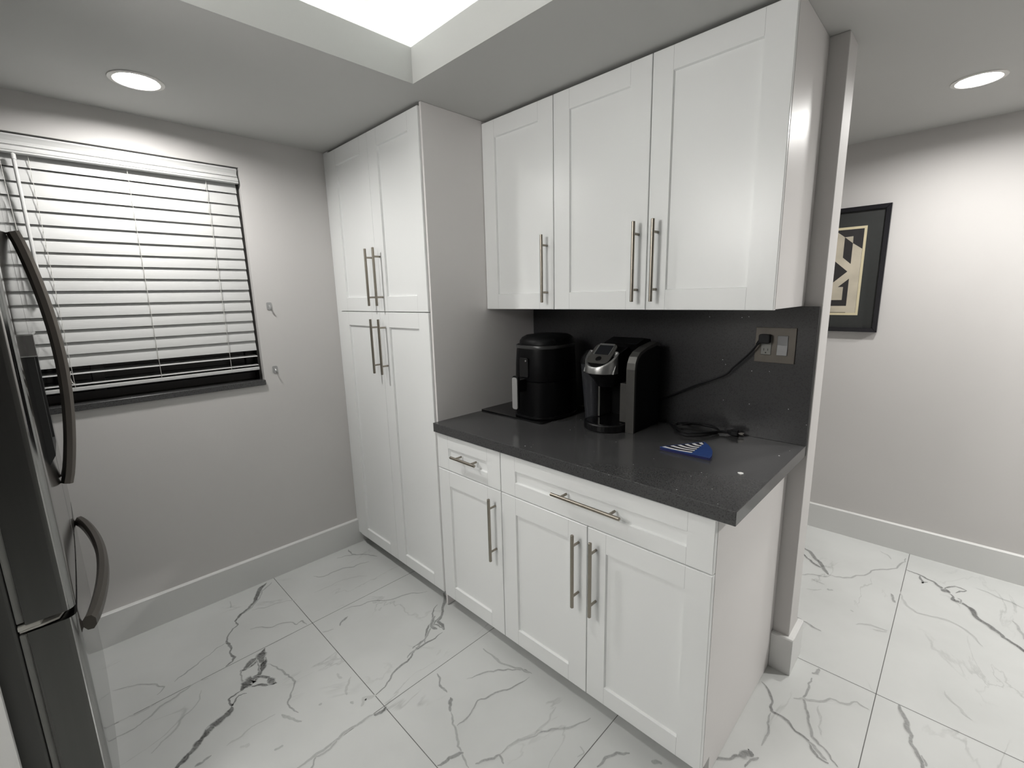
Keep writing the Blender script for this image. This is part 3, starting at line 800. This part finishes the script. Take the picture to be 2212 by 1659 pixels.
cyl(bm, c + nv * .0047, c + nv * .0078, .0125, 20, .001); obj('button', bm, M['gloss'], KX)
bm = new()                                                     # silver wrap on the right side
wrap_o = [(-.272, .9145), (-.272, 1.165), (-.268, 1.190), (-.255, 1.213), (-.232, 1.230), (-.18, 1.245), (-.10, 1.258), (-.075, 1.250)]
wrap_i = [(-.075, 1.238), (-.10, 1.246), (-.18, 1.233), (-.228, 1.219), (-.246, 1.205), (-.257, 1.186), (-.260, 1.165), (-.260, .9145)]
prism(bm, wrap_o + wrap_i, 'x', 1.5895, 1.6255, .0015); obj('side_trim', bm, M['silver'], KX)
bm = new()
prism(bm, [(-.2598, .9145), (-.2598, 1.165), (-.2565, 1.1855), (-.2455, 1.2045), (-.228, 1.2185), (-.18, 1.2325), (-.10, 1.2455), (-.0755, 1.2375), (-.068, 1.20), (-.062, .9145)], 'x', 1.589, 1.6225, .001)
obj('side_housing', bm, M['black'], KX)
bm = new(); box(bm, 1.553, 1.5885, -.255, -.1455, .948, 1.105, .002); obj('inner_panel', bm, M['silver'], KX)
bm = new(); box(bm, 1.4365, 1.4455, -.236, -.1455, .948, 1.10, .002); obj('inner_strip', bm, M['silver'], KX)
bm = new()                                                     # drip tray, half round
rings = []
for z, k in ((.9141, 0.0), (.918, .004), (.940, .004), (.944, .001)):
    rings.append([(1.496 + (.088 + k) * math.cos(PI + PI * i / 20), -.262 + (.082 + k) * math.sin(PI + PI * i / 20), z) for i in range(21)] + [(1.584, -.146, z), (1.408, -.146, z)])
loft(bm, rings, smooth=False); dt = obj('drip_tray', bm, M['black'], KX)
bm = new()
rings = [[(1.496 + .080 * math.cos(PI + PI * i / 20), -.262 + .074 * math.sin(PI + PI * i / 20), z) for i in range(21)] + [(1.550, -.150, z), (1.450, -.150, z)] for z in (.9442, .9458)]
loft(bm, rings, smooth=False); obj('drip_grate', bm, M['gloss'], dt)
bm = new()                                                     # smoked water tank at the left
def tring(z, k): return [(x, y, z) for x, y in rrect(1.354 + k, 1.434, -.262 + k * .6, -.075, .026, 5)]
loft(bm, [tring(.9145, .018), tring(.955, .016), tring(1.06, .008), tring(1.166, 0)]); obj('water_tank', bm, M['tank'], KX)
bm = new()
loft(bm, [tring(1.1665, 0), tring(1.175, -.002), tring(1.195, .002), [(x, y, 1.216 + .10 * (y + .26)) for x, y in rrect(1.370, 1.434, -.242, -.075, .022, 5)]]); obj('tank_lid', bm, M['black'], KX)

def plug(bm, c, d, up, L_=.034, w=.0115, h=.0095):
    """moulded plug body along d"""
    c, d, up = Vector(c), Vector(d).normalized(), Vector(up); up = (up - d * up.dot(d)).normalized(); s = d.cross(up)
    rings = []
    for t, k in ((0, .45), (.25, .75), (.45, 1), (.95, 1), (1, .9)):
        rings.append([c + d * (L_ * t) + up * (a * h * k) + s * (b * w * k) for a, b in ((1, .6), (.6, 1), (-.6, 1), (-1, .6), (-1, -.6), (-.6, -1), (.6, -1), (1, -.6))])
    loft(bm, rings, smooth=False)
bm = new()
path = smooth_path([(1.560, -.055, .975), (1.590, -.035, .997), (1.681, -.034, 1.044), (1.756, -.036, 1.084), (1.826, -.038, 1.117), (1.879, -.040, 1.146),
                    (1.900, -.040, 1.171), (1.932, -.040, 1.204), (1.963, -.040, 1.240), (1.980, -.042, 1.266)], 8)
tube(bm, path, .0035, 10)
cd = tag(obj('power_cord', bm, M['rubber']), 'black cord running up the backsplash to the outlet', 'cord', 'black power cords on the counter')
bm = new(); prism(bm, rrect(1.982, 2.018, 1.268, 1.300, .006), 'y', -.050, -.0256, .003); tube(bm, [(1.976, -.042, 1.262), (1.988, -.041, 1.276)], [.0045, .0085], 10)
obj('plug', bm, M['rubber'], cd)
bm = new()
path = smooth_path([(1.560, -.040, .924), (1.600, -.031, .9192), (1.646, -.031, .9192), (1.712, -.098, .9192), (1.754, -.155, .9192), (1.792, -.174, .9192), (1.829, -.156, .9192),
                    (1.855, -.113, .9200), (1.869, -.062, .9225), (1.850, -.034, .9265), (1.799, -.029, .9290), (1.745, -.032, .9280), (1.713, -.062, .9265), (1.716, -.103, .9285),
                    (1.753, -.149, .9290), (1.791, -.166, .9290), (1.829, -.149, .9290), (1.858, -.104, .9280), (1.878, -.066, .9250), (1.903, -.055, .9240)], 8)
tube(bm, path, .0045, 10)
path = smooth_path([(1.722, -.090, .937), (1.742, -.103, .937), (1.755, -.082, .936), (1.762, -.052, .934), (1.790, -.038, .934)], 6); tube(bm, path, .0040, 8)
cd2 = tag(obj('power_cord', bm, M['rubber']), 'loose black cord coiled on the counter with its plug unplugged', 'cord', 'black power cords on the counter')
bm = new(); plug(bm, (1.899, -.054, .9265), (1, .10, .0), (0, 0, 1), .040, .0125, .0115); obj('plug', bm, M['rubber'], cd2)
bm = new()
for s in (-.0055, .0055):
    b0 = Vector((1.939, -.050 + s, .9285)); box(bm, b0.x, b0.x + .017, b0.y - .0008, b0.y + .0008, b0.z - .0018, b0.z + .0018)
cyl(bm, (1.939, -.050, .9225), (1.958, -.048, .9225), .0022, 8)
obj('plug_prong', bm, M['prong'], cd2)

# outlet plate on the backsplash
OP = thing('outlet_plate', 'bronze grey two-gang plate with an outlet and a rocker switch on the backsplash', 'outlet', (2.029, -.0166, 1.2605))
bm = new(); box(bm, 1.9645, 2.0935, -.0222, -.0166, 1.198, 1.323, .0016, 2); obj('plate', bm, M['plate'], OP)
bm = new(); box(bm, 1.9855, 2.0185, -.0250, -.0223, 1.2265, 1.2945, .001, 1); rc = obj('receptacle', bm, M['device'], OP)
bm = new()
for dz in (0, .0345):
    for xx, h in ((1.9955, .0042), (2.0085, .0036)): box(bm, xx - .0009, xx + .0009, -.02535, -.02501, 1.2445 + dz - h, 1.2445 + dz + h)
    cyl(bm, (2.002, -.02501, 1.2335 + dz), (2.002, -.02535, 1.2335 + dz), .0024, 12)
obj('slots', bm, M['slot'], rc)
bm = new()
prism(bm, [(-.0223, 1.2268), (-.0275, 1.2268), (-.0245, 1.2612), (-.0258, 1.2945), (-.0223, 1.2945)], 'x', 2.0375, 2.0695, .0004); obj('rocker', bm, M['rocker'], OP)
bm = new()
for x0, x1 in ((1.9845, 2.0195), (2.0362, 2.0708)):
    for q in ((x0, x0 + .0008, 1.2255, 1.2955), (x1 - .0008, x1, 1.2255, 1.2955), (x0, x1, 1.2253, 1.2261), (x0, x1, 1.2949, 1.2957)):
        box(bm, q[0], q[1], -.02232, -.02222, q[2], q[3])
obj('device_gap', bm, M['slot'], OP)

# blue wedge on the counter
FN = thing('fabric_wedge', 'folded blue wedge with black and white stripes lying on the countertop', 'pouch', (1.88, -.32, .9141))
Tp, Fp, Np, Ap = Vector((1.790, -.376)), Vector((1.884, -.226)), Vector((1.960, -.371)), Vector((1.938, -.296))
def wedge_outline(g=0.0):
    out = [Tp]
    for k in range(1, 6): out.append(Tp.lerp(Fp, k / 5))
    for k in range(1, 12):
        t = k / 12; out.append(Fp * (1 - t) ** 2 + (Ap * 2 - (Fp + Np) / 2) * 2 * t * (1 - t) + Np * t * t)
    for k in range(0, 6): out.append(Np.lerp(Tp, k / 6))
    c = (Tp + Fp + Np) / 3
    return [tuple(c + (p - c) * (1 - g)) for p in out]
for z0, z1, g, nm in ((.9141, .9172, .0, 'lower_layer'), (.9173, .9212, .03, 'middle_layer')):
    bm = new(); prism(bm, wedge_outline(g), 'z', z0, z1, .0008); obj(nm, bm, M['navy'], FN)
bm = new(); prism(bm, wedge_outline(.0), 'z', .9213, .9258, .0010); top = obj('cover', bm, M['blue'], FN)
bm = new()
dA, dB = Vector((1.891, -.243)), Vector((1.899, -.368))
zt = .92592
poly = [Tp + Vector((.006, .002)), Fp + Vector((-.002, -.008)), dA, dB]
quad(bm, [(p.x, p.y, zt) for p in poly], 0)
sp = [(.07, .98), (.25, .80), (.41, .63), (.57, .46), (.73, .29), (.89, .12)]
for i, (t, s_) in enumerate(sp):
    rows = []
    for k in range(13):
        u = k / 12
        def pt(t, s_):
            a = Tp.lerp(Fp, t) + Vector((.0035, -.003)); b = dA.lerp(dB, min(1, s_)); mid = (a + b) / 2 + Vector((.004, -.018 * (1 - abs(t - .5))))
            return a * (1 - u) ** 2 + mid * 2 * u * (1 - u) + b * u * u
        rows.append((pt(t - .037, s_ + .02), pt(t + .037, s_ - .060)))
    for a, b in zip(rows, rows[1:]): quad(bm, [(a[0].x, a[0].y, zt + .00012), (b[0].x, b[0].y, zt + .00012), (b[1].x, b[1].y, zt + .00012), (a[1].x, a[1].y, zt + .00012)], 1)
for f in bm.faces:
    f.normal_update()
    if f.normal.z < 0: f.normal_flip()
obj('stripes', bm, [M['ink'], M['white_stripe']], FN)
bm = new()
prism(bm, [(2.0635, -.4215), (2.0690, -.4270), (2.0765, -.4295), (2.0815, -.4240), (2.0785, -.4165), (2.0710, -.4150)], 'z', .9141, .9175, .0010)  # glint on the quartz, modelled as a small white chip
tag(obj('glint_chip', bm, M['glint']), 'tiny white flake on the countertop near its front right corner', 'glint')

# ------------------------------------------------------------------ framed picture in the hall
PF = thing('framed_picture', 'black framed geometric picture with charcoal mat on the hall wall', 'picture', (1.82, YF, 1.5475))
fx0, fx1, fz0, fz1 = 1.485, 2.156, 1.213, 1.882
bm = new(); fw = .022
yo, yi = YF - .026, YF - .001
for q in (((fx0, fz0), (fx1, fz0), (fx1 - fw, fz0 + fw), (fx0 + fw, fz0 + fw)), ((fx1, fz0), (fx1, fz1), (fx1 - fw, fz1 - fw), (fx1 - fw, fz0 + fw)),
          ((fx1, fz1), (fx0, fz1), (fx0 + fw, fz1 - fw), (fx1 - fw, fz1 - fw)), ((fx0, fz1), (fx0, fz0), (fx0 + fw, fz0 + fw), (fx0 + fw, fz1 - fw))):
    prism(bm, q, 'y', yo, yi, .0015)
obj('frame', bm, M['pic_frame'], PF)
bm = new(); box(bm, fx0 + fw + .0003, fx1 - fw - .0003, YF - .012, YF - .002, fz0 + fw + .0003, fz1 - fw - .0003); obj('mat_board', bm, M['mat_board'], PF)
bm = new(); yy = [YF - .0123]
CXA = 1.82; BX = .242
def flat(pts, mi, mirror=True):
    yy[0] -= .00012
    quad(bm, [(x, yy[0], z) for x, z in pts], mi)
    if mirror: quad(bm, [(2 * CXA - x, yy[0], z) for x, z in pts][::-1], mi)
flat([(CXA - BX, 1.304), (CXA + BX, 1.304), (CXA + BX, 1.781), (CXA - BX, 1.781)], 0, False)
flat([(CXA - .230, 1.317), (CXA + .230, 1.317), (CXA + .230, 1.768), (CXA - .230, 1.768)], 1, False)
flat([(2.005, 1.317), (2.049, 1.317), (2.049, 1.661), (2.005, 1.694)], 2)           # outer upright
flat([(CXA, 1.320), (2.005, 1.320), (2.005, 1.355), (CXA, 1.355)], 2)               # lower band
flat([(1.926, 1.600), (1.966, 1.560), (1.966, 1.729), (1.926, 1.762)], 2)           # inner upright
flat([(1.966, 1.729), (2.004, 1.731), (2.005, 1.694)], 2)
flat([(CXA, 1.388), (1.982, 1.388), (1.982, 1.46), (CXA, 1.46)], 2)
flat([(CXA, 1.852 - .094), (1.966, 1.729), (1.966, 1.690), (CXA, 1.72)], 2)
flat([(CXA, 1.757), (2.047, 1.544), (CXA, 1.331)], 2)                               # diamond band
flat([(CXA, 1.707), (1.994, 1.5435), (CXA, 1.380)], 1)
obj('print', bm, [M['art_border'], M['art_black'], M['art_cream']], PF)

# ------------------------------------------------------------------ lights
for (x, y), lab in ((LAMPS[0], 'round recessed ceiling light near the window'), (LAMPS[1], 'round recessed ceiling light over the hall')):
    t = thing('recessed_light', lab, 'ceiling light', (x, y, ZC), 0, 'recessed ceiling lights')
    bm = new(); loft(bm, [[(x + r * math.cos(2 * PI * k / 40), y + r * math.sin(2 * PI * k / 40), ZC + z) for k in range(40)] for r, z in ((.080, -.0003), (.079, -.003), (.066, -.0045), (.0615, -.002), (.0575, .0135))], cap=False)
    obj('trim_ring', bm, M['trimring'], t)
    bm = new(); lathe(bm, [(.0572, .0125), (.056, .0105), (.040, .0085), (.02, .0078), (.004, .0076)], (x, y, ZC), 36); obj('lens', bm, M['lens'], t)

def area(name, loc, rot, sx, sy, power, col):
    l = bpy.data.lights.new(name, 'AREA'); l.shape = 'RECTANGLE'; l.size = sx; l.size_y = sy; l.energy = power; l.color = col
    o = bpy.data.objects.new(name, l); COL.objects.link(o); o.location = loc; o.rotation_euler = rot
    return o
cc = (.955, 1.0, .985); cz = ZC + .045
lx, ly = TX1 - TX0, TY1 - TY0; ic = .055
area('cove_strip', ((TX0 + TX1) / 2, TY1 + ic, cz), (PI, 0, 0), lx, .03, COVE * lx, cc)
area('cove_strip', ((TX0 + TX1) / 2, TY0 - ic, cz), (PI, 0, 0), lx, .03, COVE * lx, cc)
area('cove_strip', (TX0 - ic, (TY0 + TY1) / 2, cz), (PI, 0, 0), .03, ly, COVE * ly, cc)
area('cove_strip', (TX1 + ic, (TY0 + TY1) / 2, cz), (PI, 0, 0), .03, ly, COVE * ly, cc)
for x, y, EXTRA_P, EXTRA_S in EXTRA:                                             # added unseen fill at the hall ceiling, brightens the cabinet end panels
    l = bpy.data.lights.new('hall_fill', 'AREA'); l.shape = 'DISK'; l.size = EXTRA_S; l.energy = EXTRA_P; l.color = (1, .985, .955)
    o = bpy.data.objects.new('hall_fill', l); COL.objects.link(o); o.location = (x, y, ZC - .004)

l = bpy.data.lights.new('added_fill', 'POINT'); l.shadow_soft_size = .24; l.energy = FILL_POWER; l.color = (1, .985, .96)    # added fill light out of view, brightens the upper doors
o = bpy.data.objects.new('added_fill', l); COL.objects.link(o); o.location = (1.30, -2.45, 1.93)

w = bpy.data.worlds.new('night'); scene.world = w; w.use_nodes = True
w.node_tree.nodes['Background'].inputs['Color'].default_value = (.01, .012, .02, 1)
w.node_tree.nodes['Background'].inputs['Strength'].default_value = .05

# ------------------------------------------------------------------ camera
cam = bpy.data.cameras.new('camera'); co = bpy.data.objects.new('camera', cam); COL.objects.link(co)
cam.sensor_fit = 'HORIZONTAL'; cam.sensor_width = 36.0; cam.lens = 16.13955; cam.clip_start = .02; cam.clip_end = 50
r_, u_, b_ = (0.712194, 0.701609, -0.022888), (-0.116196, 0.149979, 0.981837), (0.692299, -0.6966, 0.188339)
co.matrix_world = Matrix(((r_[0], u_[0], b_[0], 2.50552), (r_[1], u_[1], b_[1], -1.82008), (r_[2], u_[2], b_[2], 1.45296), (0, 0, 0, 1)))
scene.camera = co
scene.view_settings.view_transform = 'Standard'; scene.view_settings.look = 'None'
scene.view_settings.exposure = EXPOSURE; scene.view_settings.gamma = 1.0; scene.view_settings.use_curve_mapping = False
scene.cycles.use_denoising = True
scene.cycles.caustics_reflective = False; scene.cycles.caustics_refractive = False
scene.cycles.max_bounces = 10; scene.cycles.diffuse_bounces = 6
scene.cycles.sample_clamp_indirect = 4.0
